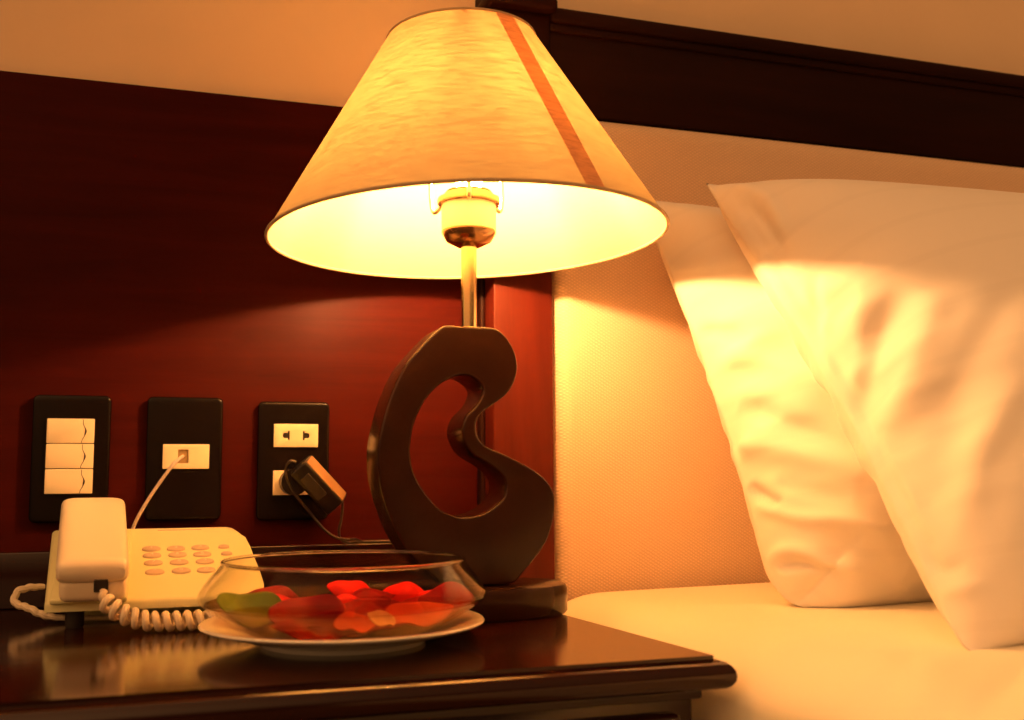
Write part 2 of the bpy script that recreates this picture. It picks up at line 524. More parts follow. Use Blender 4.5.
# ------------------------------------------------------------------ bed
bed = thing('bed', 'bed with cloth-covered base and mattress under the white sheet', 'bed', (1.07, -1.0, -Z0))
BO = bed.location.copy()
obj('bed_base', off(box((0.378, -2.1, -Z0 + 0.06), (1.75, -0.06, -0.40), 0.02), BO), 'bedbase', bed)
obj('mattress', off(box((0.376, -2.1, -0.398), (1.75, -0.062, -0.128), 0.04, 5), BO), 'sheet', bed)
for x in (0.45, 1.68):
    for y in (-2.0, -0.15):
        obj('leg', off(lathe([(0, -Z0), (0.022, -Z0), (0.028, -Z0 + 0.07), (0, -Z0 + 0.07)], 20, (x, y)), BO), 'rail', bed)
# sheet draped over mattress: cross-section swept along y, with folds
def sheet_mesh():
    S = []                                   # (x, z) section, from low on the left side, over the edge, to the right
    xl = 0.3615; rad = 0.060; ztop = -0.1165
    for z in np.linspace(-0.42, ztop - rad * 0.50, 22): S.append((xl, z))
    for k in range(1, 13):
        a = math.pi - math.pi / 2 * k / 12
        S.append((xl + rad + rad * math.cos(a), ztop - rad * 0.50 + rad * 0.50 * math.sin(a)))
    for x in list(np.linspace(xl + rad + 0.005, 0.80, 90)) + list(np.linspace(0.82, 1.74, 60)): S.append((x, ztop))
    S = np.array(S)
    Y = np.concatenate([[-0.0665, -0.0670, -0.0685, -0.072, -0.078, -0.086], np.linspace(-0.095, -0.80, 180), np.linspace(-0.81, -1.3, 40)])
    drop = {0: 0.05, 1: 0.03, 2: 0.016, 3: 0.008, 4: 0.003, 5: 0.0008}
    vs, uv = [], []
    for j, y in enumerate(Y):
        for i, (x, z) in enumerate(S):
            dz = 0
            top = z > ztop - 0.01
            zz = z - drop.get(j, 0)
            # gentle crown
            u = (x - xl) / 0.8
            zz += 0.006 * math.sin(min(1, max(0, u)) * math.pi) * math.exp(-((y + 0.5) / 0.6) ** 2) if top else 0
            vs.append([x, y, zz]); uv.append((x * 1.0, y * 1.0))
    V = np.array(vs)
    # folds: (x0,y0,x1,y1,width,amp)
    F = [(0.35, -0.61, 0.47, -0.50, 0.011, 0.0024), (0.37, -0.635, 0.52, -0.52, 0.010, -0.0022), (0.36, -0.555, 0.45, -0.475, 0.010, 0.0022),
         (0.36, -0.505, 0.44, -0.43, 0.012, -0.0018), (0.40, -0.645, 0.55, -0.525, 0.010, 0.0026), (0.46, -0.64, 0.57, -0.55, 0.010, -0.0022),
         (0.38, -0.45, 0.47, -0.40, 0.016, 0.0018), (0.40, -0.33, 0.52, -0.36, 0.016, 0.0014), (0.48, -0.66, 0.62, -0.56, 0.010, 0.0026), (0.44, -0.22, 0.52, -0.27, 0.02, 0.0014)]
    for x0, y0, x1, y1, w, a in F:
        d = np.array([x1 - x0, y1 - y0]); L = np.linalg.norm(d); d /= L
        q = V[:, :2] - [x0, y0]; s = q @ d / L; n = q @ np.array([-d[1], d[0]])
        m = np.exp(-(n / w) ** 2) * np.exp(-((s - 0.5) / 0.42) ** 4)
        topm = np.clip((V[:, 2] + 0.16) / 0.03, 0, 1)
        V[:, 2] += 1.0 * a * m * topm
    # hanging side: soft vertical pleats
    side = np.clip((-0.15 - V[:, 2]) / 0.08, 0, 1) * (V[:, 0] < xl + 0.02)
    V[:, 0] -= side * (0.001 + 0.0025 * np.sin(V[:, 1] * 38) - 0.0025)
    nS = len(S); fs = []
    for j in range(len(Y) - 1):
        for i in range(nS - 1):
            a = j * nS + i; fs.append((a, a + nS, a + nS + 1, a + 1))
    return V, fs, uv
V, fs, uv = sheet_mesh()
sh = mesh_obj('bed_sheet', V, fs, 'sheet', None, uvs=uv, angle=0)
tag(sh, 'white cotton sheet spread over the bed and hanging beside the nightstand', 'bed sheet')
so = sh.modifiers.new('Solidify', 'SOLIDIFY'); so.thickness = 0.003; so.offset = 1

# ------------------------------------------------------------------ pillows (small cloth solver)
def sim_pillow(W, H, nu, nv, seed, press=1.0, steps=260):
    r = np.random.default_rng(seed)
    idxF = np.arange(nu * nv).reshape(nu, nv)
    idxB = idxF.copy()
    inner = np.zeros((nu, nv), bool); inner[1:-1, 1:-1] = True
    idxB[inner] = nu * nv + np.arange(inner.sum())
    N = nu * nv + inner.sum()
    P = np.zeros((N, 3))
    us = (np.linspace(-0.5, 0.5, nu) * W)[:, None] + np.zeros((nu, nv))
    vv = (np.linspace(-0.5, 0.5, nv) * H)[None, :] + np.zeros((nu, nv))
    for idx, s in ((idxF, 1), (idxB, -1)):
        P[idx, 0] = us; P[idx, 1] = vv
        z = s * 0.02 * (1 - (2 * us / W) ** 2) * (1 - (2 * vv / H) ** 2)
        P[idx, 2] = np.where(inner, z + r.normal(0, 0.0015, z.shape), 0)
    P0 = P.copy()
    cons = []
    def add(idx, di, dj, k):
        A = idx[max(0, -di):nu - max(0, di), max(0, -dj):nv - max(0, dj)]
        B = idx[max(0, di):nu - max(0, -di), max(0, dj):nv - max(0, -dj)]
        I, J = np.meshgrid(np.arange(A.shape[0]), np.arange(A.shape[1]), indexing='ij')
        ph = (I if di else J)
        step = max(abs(di), abs(dj))
        par = (ph // step) % 2
        for c in (0, 1):
            a = A[par == c]; b = B[par == c]
            L = np.hypot(di * W / (nu - 1), dj * H / (nv - 1))
            cons.append((a, b, L, k))
    for idx in (idxF, idxB):
        add(idx, 1, 0, 1.0); add(idx, 0, 1, 1.0)
        add(idx, 1, 1, 0.35); add(idx, 1, -1, 0.35)
        add(idx, 2, 0, 0.22); add(idx, 0, 2, 0.22); add(idx, 4, 0, 0.10); add(idx, 0, 4, 0.10)
    vel = np.zeros_like(P)
    dt = 0.012
    def normals():
        out = np.zeros_like(P)
        for idx, s in ((idxF, 1), (idxB, -1)):
            G = P[idx]
            n = np.cross(np.gradient(G, axis=0), np.gradient(G, axis=1)) * s
            np.add.at(out, idx.ravel(), n.reshape(-1, 3))
        return out
    area = W * H / ((nu - 1) * (nv - 1))
    for st in range(steps):
        n = normals() / area
        # pressure falls as the filling spreads
        th = np.abs(P[idxF][..., 2] - P[idxB][..., 2]).mean()
        p = press * 26 * max(0.05, 1.0 - th / 0.115)
        vel += dt * p * n
        vel *= 0.93
        Q = P + dt * vel
        for it in range(6):
            for a, b, L, k in cons:
                d = Q[b] - Q[a]; l = np.linalg.norm(d, axis=1) + 1e-9
                c = (0.5 * k * (l - L) / l)[:, None] * d
                Q[a] += c; Q[b] -= c
        vel = (Q - P) / dt
        P = Q
    return P[idxF], P[idxB]

def upsample(G, f):
    """cubic upsample of a grid (n,m,3)"""
    def up(A):
        n = A.shape[0]
        E = np.concatenate([2 * A[:1] - A[1:2], A, 2 * A[-1:] - A[-2:-1]], 0)
        out = []
        for i in range(1, n):
            for k in range(f):
                t = k / f
                a, b, c, d = E[i - 1], E[i], E[i + 1], E[i + 2]
                out.append(0.5 * (2 * b + (c - a) * t + (2 * a - 5 * b + 4 * c - d) * t * t + (-a + 3 * b - 3 * c + d) * t ** 3))
        out.append(A[-1])
        return np.array(out)
    return up(up(G).transpose(1, 0, 2)).transpose(1, 0, 2)

def ridge(Fw, Nw, uvs, pts, width, amp):
    """raise (or sink) a fold along a polyline given in pillow (u,v)"""
    S = spline([(*p, 0) for p in pts], 8)[:, :2]
    best = np.full(uvs.shape[:2], 1e9); tt = np.zeros(uvs.shape[:2])
    for i in range(len(S) - 1):
        a, b = S[i], S[i + 1]; d = b - a; L2 = d @ d + 1e-12
        q = uvs - a; t = np.clip((q @ d) / L2, 0, 1)
        dist = np.linalg.norm(q - t[..., None] * d, axis=-1)
        m = dist < best
        best[m] = dist[m]; tt[m] = ((i + t) / (len(S) - 1))[m]
    w = np.exp(-(best / width) ** 2) * np.clip(np.minimum(tt, 1 - tt) * 4, 0, 1) ** 0.7
    edge = np.clip(np.minimum(np.minimum(uvs[..., 0], uvs[..., 1]), uvs[-1, -1, 1] - uvs[..., 1]) / 0.006, 0, 1)
    Fw += (amp * w * edge)[..., None] * Nw

def make_pillow(name, label, W, H, seed, bl, tl, U, thick, folds, bedz, nu=66, nv=48, press=1.0, bend=None, wallY=None, rnd=0.0, sag=0.0, side=0.0):
    F, B = sim_pillow(W, H, nu, nv, seed, press)
    C00, C01 = F[0, 0].copy(), F[0, -1].copy()
    f = 4
    F, B = upsample(F, f), upsample(B, f)
    if sag:
        h = F[:, 0, 1] - F[0, 0, 1]
        for G in (F, B):
            tv = np.clip(1 - np.arange(G.shape[1]) / (0.55 * G.shape[1]), 0, 1) ** 2
            G[..., 1] -= sag * h[:, None] * tv[None, :]
    if side:
        h = F[0, :, 0] - F[0, 0, 0]
        for G in (F, B):
            tu = np.clip(1 - np.arange(G.shape[0]) / (0.40 * G.shape[0]), 0, 1) ** 2
            G[..., 0] -= side * h[None, :] * tu[:, None]
    if rnd:
        # slumped lower near corner: the square corner is eased into a round one
        c0 = F[0, 0, :2].copy()
        for G in (F, B):
            q = G[..., :2] - c0
            a = np.clip(1 - q[..., 0] / rnd, 0, None); b = np.clip(1 - q[..., 1] / rnd, 0, None)
            mx = np.maximum(a, b); l = np.hypot(a, b) + 1e-9
            k = np.where((a > 0) & (b > 0), mx / l, 1.0)
            G[..., 0] = np.where(a > 0, c0[0] + rnd * (1 - a * k), G[..., 0])
            G[..., 1] = np.where(b > 0, c0[1] + rnd * (1 - b * k), G[..., 1])
    n, m = F.shape[:2]
    lbl, ltl = C00, C01
    bl, tl, U = np.array(bl), np.array(tl), np.array(U, float)
    U /= np.linalg.norm(U)
    Vv = (tl - bl) / (ltl[1] - lbl[1])
    Nn = np.cross(U, Vv); Nn /= np.linalg.norm(Nn)
    def place(G):
        L = G - lbl
        k = (L[..., 0] - 0) * 1.0
        return bl + k[..., None] * U + L[..., 1:2] * Vv + (np.where(L[..., 2:3] < 0, 0.62, 1.0) * L[..., 2:3] * thick) * Nn
    Fw, Bw = place(F), place(B)
    if bend:
        for G in (Fw, Bw): bend(G)
    uv = np.stack(np.meshgrid(np.linspace(0, W, n), np.linspace(0, H, m), indexing='ij'), -1)
    gn = np.cross(np.gradient(Fw, axis=0), np.gradient(Fw, axis=1)); gn /= np.linalg.norm(gn, axis=-1)[..., None] + 1e-12
    for pts, w, a in folds:
        ridge(Fw, gn, uv, pts, w, a)
    for G in (Fw, Bw):
        # rest on the bed
        z = G[..., 2]; k = 0.006
        G[..., 2] = bedz + k * np.logaddexp(0, (z - bedz) / k)
        if wallY is not None:
            y = G[..., 1]; G[..., 1] = wallY - k * np.logaddexp(0, (wallY - y) / k)
    # flat seam border round the case
    vs = np.concatenate([Fw.reshape(-1, 3), Bw.reshape(-1, 3)])
    uvs = np.concatenate([uv.reshape(-1, 2), uv.reshape(-1, 2)])
    fs = []
    ii = np.arange(n * m).reshape(n, m)
    for i in range(n - 1):
        for j in range(m - 1):
            fs.append((int(ii[i, j]), int(ii[i + 1, j]), int(ii[i + 1, j + 1]), int(ii[i, j + 1])))
            o = n * m
            fs.append((int(o + ii[i, j]), int(o + ii[i, j + 1]), int(o + ii[i + 1, j + 1]), int(o + ii[i + 1, j])))
    me_o = mesh_obj(name, vs, fs, 'cotton', None, uvs=uvs, angle=0)
    bm = bmesh.new(); bm.from_mesh(me_o.data); bmesh.ops.remove_doubles(bm, verts=bm.verts, dist=1e-5)
    bm.to_mesh(me_o.data); bm.free()
    return tag(me_o, label, 'pillow', 'white pillows leaning on the headboard')

# creases: (u, v) along and up the case in metres, width, height
BACK_FOLDS = [
    ([(0.020, 0.208), (0.037, 0.193), (0.060, 0.168), (0.100, 0.135)], 0.010, -0.006),
    ([(0.006, 0.168), (0.022, 0.166), (0.050, 0.152), (0.095, 0.118)], 0.011, 0.007),
    ([(0.006, 0.134), (0.014, 0.122), (0.022, 0.113), (0.030, 0.108)], 0.0055, -0.008),
    ([(0.010, 0.116), (0.020, 0.106), (0.041, 0.094), (0.074, 0.090), (0.104, 0.080)], 0.0060, 0.0055),
    ([(0.030, 0.128), (0.050, 0.118), (0.080, 0.104)], 0.009, -0.004),
    ([(0.002, 0.058), (0.022, 0.067), (0.040, 0.064), (0.052, 0.052), (0.078, 0.060)], 0.0060, 0.006),
    ([(0.012, 0.052), (0.024, 0.055), (0.038, 0.052)], 0.0050, -0.006),
    ([(0.050, 0.078), (0.080, 0.066), (0.110, 0.050)], 0.012, -0.004),
    ([(0.007, 0.263), (0.037, 0.250), (0.066, 0.223), (0.092, 0.190)], 0.010, 0.0035),
    ([(0.004, 0.300), (0.025, 0.285), (0.050, 0.262)], 0.008, -0.003),
]
FRONT_FOLDS = [
    ([(0.016, 0.480), (0.014, 0.400), (0.013, 0.300), (0.011, 0.200), (0.010, 0.100), (0.009, 0.030)], 0.0045, -0.0022),
    ([(0.010, 0.488), (0.030, 0.455), (0.038, 0.425), (0.034, 0.380)], 0.0065, 0.0035),
    ([(0.020, 0.448), (0.024, 0.410), (0.022, 0.365)], 0.0055, -0.0030),
    ([(0.034, 0.335), (0.024, 0.312), (0.016, 0.288)], 0.0060, -0.0032),
    ([(0.024, 0.300), (0.012, 0.272), (0.006, 0.238)], 0.0055, 0.0025),
    ([(0.082, 0.285), (0.065, 0.263), (0.048, 0.250), (0.034, 0.228), (0.017, 0.210), (0.000, 0.198)], 0.0105, -0.0042),
    ([(0.064, 0.302), (0.040, 0.266), (0.026, 0.238), (0.003, 0.216)], 0.0080, 0.0020),
    ([(0.095, 0.262), (0.083, 0.245), (0.065, 0.218), (0.046, 0.197), (0.020, 0.176)], 0.0120, 0.0042),
    ([(0.150, 0.250), (0.128, 0.231), (0.102, 0.207), (0.080, 0.186), (0.060, 0.160), (0.040, 0.130), (0.018, 0.098)], 0.0140, -0.0034),
    ([(0.110, 0.175), (0.083, 0.149), (0.060, 0.125), (0.046, 0.101), (0.022, 0.070)], 0.0100, 0.0034),
    ([(0.000, 0.082), (0.012, 0.064), (0.026, 0.060)], 0.0050, -0.0025),
    ([(0.003, 0.052), (0.018, 0.046), (0.032, 0.050)], 0.0050, 0.0022),
    ([(0.010, 0.178), (0.014, 0.130), (0.012, 0.085)], 0.0060, 0.0025),
]
make_pillow('pillow', 'white pillow leaning on the upholstered headboard behind the nearer pillow', 0.72, 0.47, 3,
            (0.492, -0.286, -0.128), (0.462, -0.098, 0.278), (1.0, 0.02, 0.0), 1.0, BACK_FOLDS, -0.112, wallY=-0.058, rnd=0.06, sag=1.0, side=0.8)
make_pillow('pillow', 'white pillow nearest the viewer, leaning on another pillow', 0.74, 0.50, 5,
            (0.488, -0.500, -0.120), (0.487, -0.187, 0.272), (1.0, 0.0, -0.018), 1.0, FRONT_FOLDS, -0.1125, sag=0.5, side=0.75)

# ------------------------------------------------------------------ table lamp
LX, LY, KL = 0.2500, -0.202, 0.986
lamp = thing('table_lamp', 'bedside table lamp with curled dark lacquer body and glowing cone linen shade', 'lamp', (LX, LY, T))
LO = lamp.location.copy()
# foot: rounded oval slab
def oval(a, b, n=72):
    return [(a * math.copysign(abs(math.cos(2 * math.pi * k / n)) ** 0.86, math.cos(2 * math.pi * k / n)),
             b * math.copysign(abs(math.sin(2 * math.pi * k / n)) ** 0.86, math.sin(2 * math.pi * k / n))) for k in range(n)]
bm = bmesh.new(); rings = []
for e, z in [(-0.006, 0.0), (-0.002, 0.0006), (0, 0.003), (0, 0.021), (-0.0015, 0.0245), (-0.005, 0.0262)]:
    rings.append([bm.verts.new((x * (1 + e / 0.085), 0.006 + y * (1 + e / 0.05), z)) for x, y in oval(0.0855, 0.046)])
for a, b in zip(rings, rings[1:]):
    for k in range(len(a)): bm.faces.new((a[k], a[(k + 1) % len(a)], b[(k + 1) % len(a)], b[k]))
bm.faces.new(rings[0][::-1]); bm.faces.new(rings[-1])
obj('foot', bm, 'lacquer', lamp)
OUT = [(0.2263, 0.1225), (0.2400, 0.1227), (0.2532, 0.1227), (0.2687, 0.1222), (0.2778, 0.1167), (0.2859, 0.1046), (0.2891, 0.0909), (0.2866, 0.0782), (0.2795, 0.0671), (0.2672, 0.0578), (0.2585, 0.0518), (0.2531, 0.0431), (0.2539, 0.0328), (0.2602, 0.0243), (0.2784, 0.0165), (0.3003, 0.0057), (0.313, -0.0035), (0.3204, -0.0141), (0.3214, -0.0243), (0.3192, -0.04), (0.3135, -0.0553), (0.3032, -0.0691), (0.2922, -0.0802), (0.283, -0.0884), (0.2560, -0.0890), (0.2288, -0.0884), (0.2139, -0.0783), (0.1983, -0.0637), (0.1885, -0.0493), (0.1819, -0.035), (0.1762, -0.0192), (0.172, -0.001), (0.171, 0.0203), (0.1741, 0.0403), (0.1812, 0.0644), (0.1924, 0.0882), (0.207, 0.1058), (0.2186, 0.1175)]
HOLE = [(0.1978, 0.026), (0.2011, 0.043), (0.209, 0.0595), (0.2193, 0.0717), (0.2317, 0.0796), (0.2439, 0.0822), (0.2531, 0.0784), (0.2586, 0.0717), (0.2568, 0.0638), (0.2522, 0.0567), (0.2439, 0.0483), (0.2405, 0.0377), (0.2422, 0.0279), (0.2494, 0.0173), (0.2636, 0.0086), (0.2746, 0.0), (0.2783, -0.0082), (0.2763, -0.018), (0.269, -0.0252), (0.2583, -0.0312), (0.2456, -0.0338), (0.2336, -0.0324), (0.2212, -0.0262), (0.2092, -0.013), (0.2013, 0.0004), (0.1979, 0.014)]
o2 = spline_closed(OUT, 5) * KL; h2 = spline_closed(HOLE, 6) * KL
obj('body', off(extrude_xz(o2, LY - 0.024, LY + 0.024, [h2], 0.0022, 4), LO), 'lacquer', lamp, angle=35)
# stem
obj('stem', off(lathe([(0, 0.119), (0.0105, 0.119), (0.0105, 0.1222), (0.0066, 0.1238), (0.0066, 0.196), (0, 0.196)], 40, (LX, LY)), LO), 'gold', lamp)
# socket
obj('socket_cup', off(lathe([(0, 0.1925), (0.010, 0.1925), (0.019, 0.197), (0.0232, 0.204), (0.0232, 0.206), (0, 0.206)], 48, (LX, LY)), LO), 'bronze', lamp)
obj('socket', off(lathe([(0, 0.206), (0.0228, 0.206), (0.0232, 0.208), (0.0232, 0.2275), (0.0225, 0.229), (0, 0.229)], 48, (LX, LY)), LO), 'socket', lamp)
prof = [(0, 0.229), (0.0265, 0.229), (0.0272, 0.2315), (0.0265, 0.234), (0.021, 0.2345), (0.021, 0.238), (0.0185, 0.239), (0.0195, 0.2400), (0.0170, 0.2415), (0, 0.2415)]
obj('socket_ring', off(lathe(prof, 48, (LX, LY)), LO), 'bronze', lamp)
# bulb
bp_ = [(0, 0.2415), (0.0085, 0.2415), (0.0090, 0.244), (0.0110, 0.2480)]
for k in range(0, 11):
    a = -0.6 + (math.pi / 2 + 0.6) * k / 10
    bp_.append((0.0130 * math.cos(a) if k < 10 else 0, 0.2555 + 0.0130 * math.sin(a)))
bl_ = obj('bulb', off(lathe(bp_, 32, (LX, LY)), LO), 'bulb', lamp)
part_label(bl_, 'glowing round bulb')
# shade: slightly tipped cone, open above and below
SB = Vector((0.2500, LY, 0.2005)); RB, RT, HS = 0.1675, 0.0640, 0.1740
shade_e = Matrix.Translation(SB - LO) @ Matrix.Rotation(math.radians(-1.7), 4, 'Y') @ Matrix.Rotation(math.radians(-1.4), 4, 'X')
n = 128
bm = bmesh.new(); rings = []
for k in range(25):
    t = k / 24; r_ = RB + (RT - RB) * t; z = HS * t
    rings.append([bm.verts.new((r_ * math.cos(2 * math.pi * q / n), r_ * math.sin(2 * math.pi * q / n), z)) for q in range(n)])
for a, b in zip(rings, rings[1:]):
    for q in range(n): bm.faces.new((a[q], a[(q + 1) % n], b[(q + 1) % n], b[q]))
shade = obj('lamp_shade', bm, 'shade', lamp, angle=180); shade.matrix_local = shade_e
def strip_on_cone(ac, wd, t0, t1, lift):
    bm = bmesh.new(); g = []
    for k in range(25):
        t = t0 + (t1 - t0) * k / 24; r_ = RB + (RT - RB) * t + lift; z = HS * t
        row = []
        for q in range(7):
            a = ac + wd / r_ * (q / 6 - 0.5)
            row.append(bm.verts.new((r_ * math.cos(a), r_ * math.sin(a), z)))
        g.append(row)
    for a, b in zip(g, g[1:]):
        for q in range(6): bm.faces.new((a[q], a[q + 1], b[q + 1], b[q]))
    return bm
D = math.radians
s1 = obj('overlap_seam', strip_on_cone(D(-73), 0.018, 0.0, 1.0, 0.0006), 'shade2', shade, angle=180)
part_label(s1, 'orange doubled seam strip down the shade')
for nm, r_, t, rr in (('bottom_trim', RB, 0, 0.0016), ('top_trim', RT, 1, 0.0014)):
    z = HS * t
    obj(nm, tube([(r_ * math.cos(2 * math.pi * q / n), r_ * math.sin(2 * math.pi * q / n), z) for q in range(n)], rr, 8, True), 'trim', shade)
# three carrier wires from the socket ring to the shade's top ring
for k, ang in enumerate((D(-104), D(17), D(134))):
    c, s = math.cos(ang), math.sin(ang)
    z0 = 0.2315 - SB.z
    pts = [(0.026 * c, 0.026 * s, z0), (0.033 * c, 0.033 * s, z0 - 0.004), (0.036 * c, 0.036 * s, z0 + 0.006), (0.037 * c, 0.037 * s, z0 + 0.05), (0.046 * c, 0.046 * s, z0 + 0.11), (RT * c, RT * s, HS - 0.004)]
    dx = LX - SB.x
    pts = [(p[0] + dx * (1 - i / 5), p[1], p[2]) for i, p in enumerate(pts)]
    w = obj('carrier_wire', tube(spline(pts, 6), 0.0019, 8), 'chrome', shade)

# ------------------------------------------------------------------ switch plates
def faceplate(name, label, cat, x0, x1, z0=-0.0405, z1=0.0748, group='dark wall plates above the nightstand'):
    o = thing(name, label, cat, ((x0 + x1) / 2, 0.0, (z0 + z1) / 2), group)
    O = o.location.copy()
    obj('faceplate', off(extrude_xz(rounded_rect(x0, x1, z0, z1, 0.0055), -0.0078, -0.0002, [], 0.003, 4), O), 'plate_dark', o)
    return o, O
sw, O = faceplate('light_switch', 'dark wall plate with three stacked cream rocker switches', 'light switch', -0.1022, -0.0358)
for k in range(3):
    z1 = 0.0530 - k * 0.0228; z0 = z1 - 0.0222
    bm = bmesh.new()
    r = obj('rocker', off(extrude_xz(rounded_rect(-0.0897, -0.0496, z0, z1, 0.0008, 3), -0.0105, -0.0070, [], 0.0008, 2), O), 'cream', sw)
    # wavy groove line with a thumb notch
    P = [(-0.0592, z1 - 0.0006), (-0.0590, z1 - 0.005), (-0.0572, z1 - 0.009), (-0.0568, z1 - 0.0118), (-0.0580, z1 - 0.016), (-0.0596, z1 - 0.019), (-0.0602, z0 + 0.0004)]
    S = spline([(x, -0.0105, z) for x, z in P], 6)
    rad = [0.00025 + 0.00055 * math.exp(-((p[2] - (z1 - 0.0118)) / 0.0028) ** 2) for p in S]
    obj('groove', off(tube(S, rad, 8), O), 'slot', r)
jk, O = faceplate('telephone_jack', 'dark wall plate with one cream telephone socket and a cord plugged in', 'telephone socket', -0.0045, 0.0640)
ins = obj('insert', off(extrude_xz(rounded_rect(0.0103, 0.0519, 0.0073, 0.0302, 0.0006, 3), -0.0100, -0.0070, [rounded_rect(0.0238, 0.0331, 0.0125, 0.0252, 0.0003, 2)], 0.0005, 2), O), 'cream', jk)
obj('port', off(box((0.0236, -0.0082, 0.0123), (0.0333, -0.0072, 0.0254)), O), 'contact', ins)
ol, O = faceplate('power_outlet', 'dark wall plate with two cream sockets, an adapter in the lower one', 'power outlet', 0.0965, 0.1652, -0.0420, 0.0722)
def outlet_insert(z0, z1, slots):
    hs = []
    if slots:
        zc = (z0 + z1) / 2
        for cx, sgn in ((0.1233, 1), (0.1418, -1)):
            hs.append([(cx + sgn * dx, zc + dz) for dx, dz in ((-0.0037, 0), (-0.0030, 0.0022), (-0.0010, 0.0026), (0.0012, 0.0024), (0.0012, 0.0043), (0.0030, 0.0043), (0.0030, -0.0043), (0.0012, -0.0043), (0.0012, -0.0024), (-0.0010, -0.0026), (-0.0030, -0.0022))][::sgn])
    ins = obj('insert', off(extrude_xz(rounded_rect(0.1113, 0.1535, z0, z1, 0.0006, 3), -0.0105, -0.0070, hs, 0.0004, 2), O), 'cream', ol)
    obj('slot', off(box((0.113, -0.0086, z0 + 0.002), (0.152, -0.0074, z1 - 0.002)), O), 'slot', ins)
    return ins
outlet_insert(0.0278, 0.0502, True)
outlet_insert(-0.0180, 0.0055, False)

# plug-in adapter hanging askew from the lower socket
ad = thing('power_adapter', 'black plug-in power adapter tilted in the lower wall socket, thin cable trailing', 'power adapter', (0.1400, -0.011, -0.006))
O = ad.location.copy()
R_ = Matrix.Translation(Vector((0.1505, -0.039, -0.0085))) @ Matrix.Rotation(math.radians(47), 4, 'Y') @ Matrix.Rotation(math.radians(26), 4, 'X')
bm = bmesh.new(); add_box(bm, (-0.0265, -0.0110, -0.0105), (0.0265, 0.0140, 0.0100), 0.0030, 4, R_)
obj('casing', off(bm, O), 'adapter', ad)
bm = bmesh.new(); add_box(bm, (-0.016, -0.0114, -0.0065), (0.010, -0.0107, 0.0045), 0.0003, 1, R_)
obj('rating_plate', off(bm, O), 'adapter_label', ad)
bm = bmesh.new(); add_box(bm, (-0.0245, -0.0095, 0.0096), (0.0245, 0.0125, 0.0106), 0.0004, 2, R_)  # thin plate over the casing side, painted as if lit
part_label(obj('lit_side', off(bm, O), 'adapter_lit_side', ad), 'casing side with lamplight put into its tan colour')
bm = lathe([(0, 0), (0.0105, 0), (0.0125, 0.002), (0.0125, 0.022), (0, 0.022)], 32)
for v in bm.verts: v.co = Vector((0.1290 + v.co.x, -0.0108 - v.co.z, -0.0055 + v.co.y))
obj('plug', off(bm, O), 'adapter', ad)
P = [(0.1290, -0.040, 0.0130), (0.1235, -0.040, 0.0140), (0.1200, -0.036, 0.0070), (0.1215, -0.034, -0.0030), (0.1295, -0.032, -0.0170), (0.1445, -0.030, -0.0350), (0.1575, -0.028, -0.0500), (0.1690, -0.026, -0.0580), (0.1815, -0.024, -0.0607), (0.1895, -0.016, -0.0610), (0.1990, -0.010, -0.0640), (0.2150, -0.007, -0.0641), (0.2450, -0.007, -0.0641)]
obj('cable', off(tube(spline(P, 8), 0.00125, 8), O), 'cable', ad)
P = [(0.1660, -0.036, -0.0170), (0.1715, -0.033, -0.0155), (0.1748, -0.030, -0.0240), (0.1745, -0.027, -0.0400), (0.1725, -0.025, -0.0520), (0.1750, -0.020, -0.0600), (0.1830, -0.012, -0.0641), (0.2000, -0.0045, -0.0641), (0.2400, -0.0040, -0.0641)]
obj('cable', off(tube(spline(P, 8), 0.00125, 8), O), 'cable', ad)

# line cord from the wall jack down behind the telephone, slack looped out at its left
P = [(0.0283, -0.0095, 0.0190), (0.0255, -0.0170, 0.0170), (0.0186, -0.0230, 0.0099), (0.0069, -0.0210, -0.0074), (-0.0038, -0.0180, -0.0254), (-0.0130, -0.0165, -0.0450), (-0.0210, -0.0148, -0.0760), (-0.0240, -0.0150, -0.0950), (-0.0240, -0.0190, -0.1040), (-0.0230, -0.0290, -0.1060)]
lc = obj('telephone_line_cord', tube(spline(P, 8), 0.0016, 8), 'linecord')
tag(lc, 'thin pale cord running from the wall socket down behind the telephone', 'cord')

# ------------------------------------------------------------------ telephone
ph = thing('telephone', 'cream push-button desk telephone, sloped base with keypad', 'telephone', (0.0, -0.095, T))
O = ph.location.copy()
SL = math.atan2(0.048, 0.155)
def zt(y): return -0.095 + 0.048 / 0.155 * (y + 0.175)
plan = [(-0.0725, -0.1685), (0.0850, -0.1700), (0.0900, -0.1650), (0.0905, -0.150), (0.0895, -0.120), (0.0876, -0.095), (0.0860, -0.068), (0.0836, -0.046), (0.0800, -0.031), (0.0752, -0.0205), (0.0690, -0.0165), (-0.0790, -0.0165), (-0.0810, -0.0195)]
bm = bmesh.new()
a = [bm.verts.new((x, y, -0.1010)) for x, y in plan]; b = [bm.verts.new((x, y, zt(y))) for x, y in plan]
bm.faces.new(a[::-1]); bm.faces.new(b); q = len(plan)
for k in range(q): bm.faces.new((a[k], a[(k + 1) % q], b[(k + 1) % q], b[k]))
es = [e for e in bm.edges if e.verts[0] in b and e.verts[1] in b]
bmesh.ops.bevel(bm, geom=es, offset=0.0035, segments=4, affect='EDGES', profile=0.5)
obj('base', off(bm, O), 'phone', ph, angle=30)
bm = bmesh.new(); add_box(bm, (-0.056, -0.108, T), (0.072, -0.030, -0.1005), 0.001)
obj('underside', off(bm, O), 'phone', ph)
for x in (-0.052, 0.064):
    obj('foot', off(lathe([(0, T), (0.0062, T), (0.0070, T + 0.002), (0.0070, -0.1005), (0, -0.1005)], 20, (x, -0.152)), O), 'jackdark', ph)  # feet coloured dark to paint the shadow under the telephone
PT = Matrix.Translation(Vector((0, -0.175, -0.095))) @ Matrix.Rotation(SL, 4, 'X')
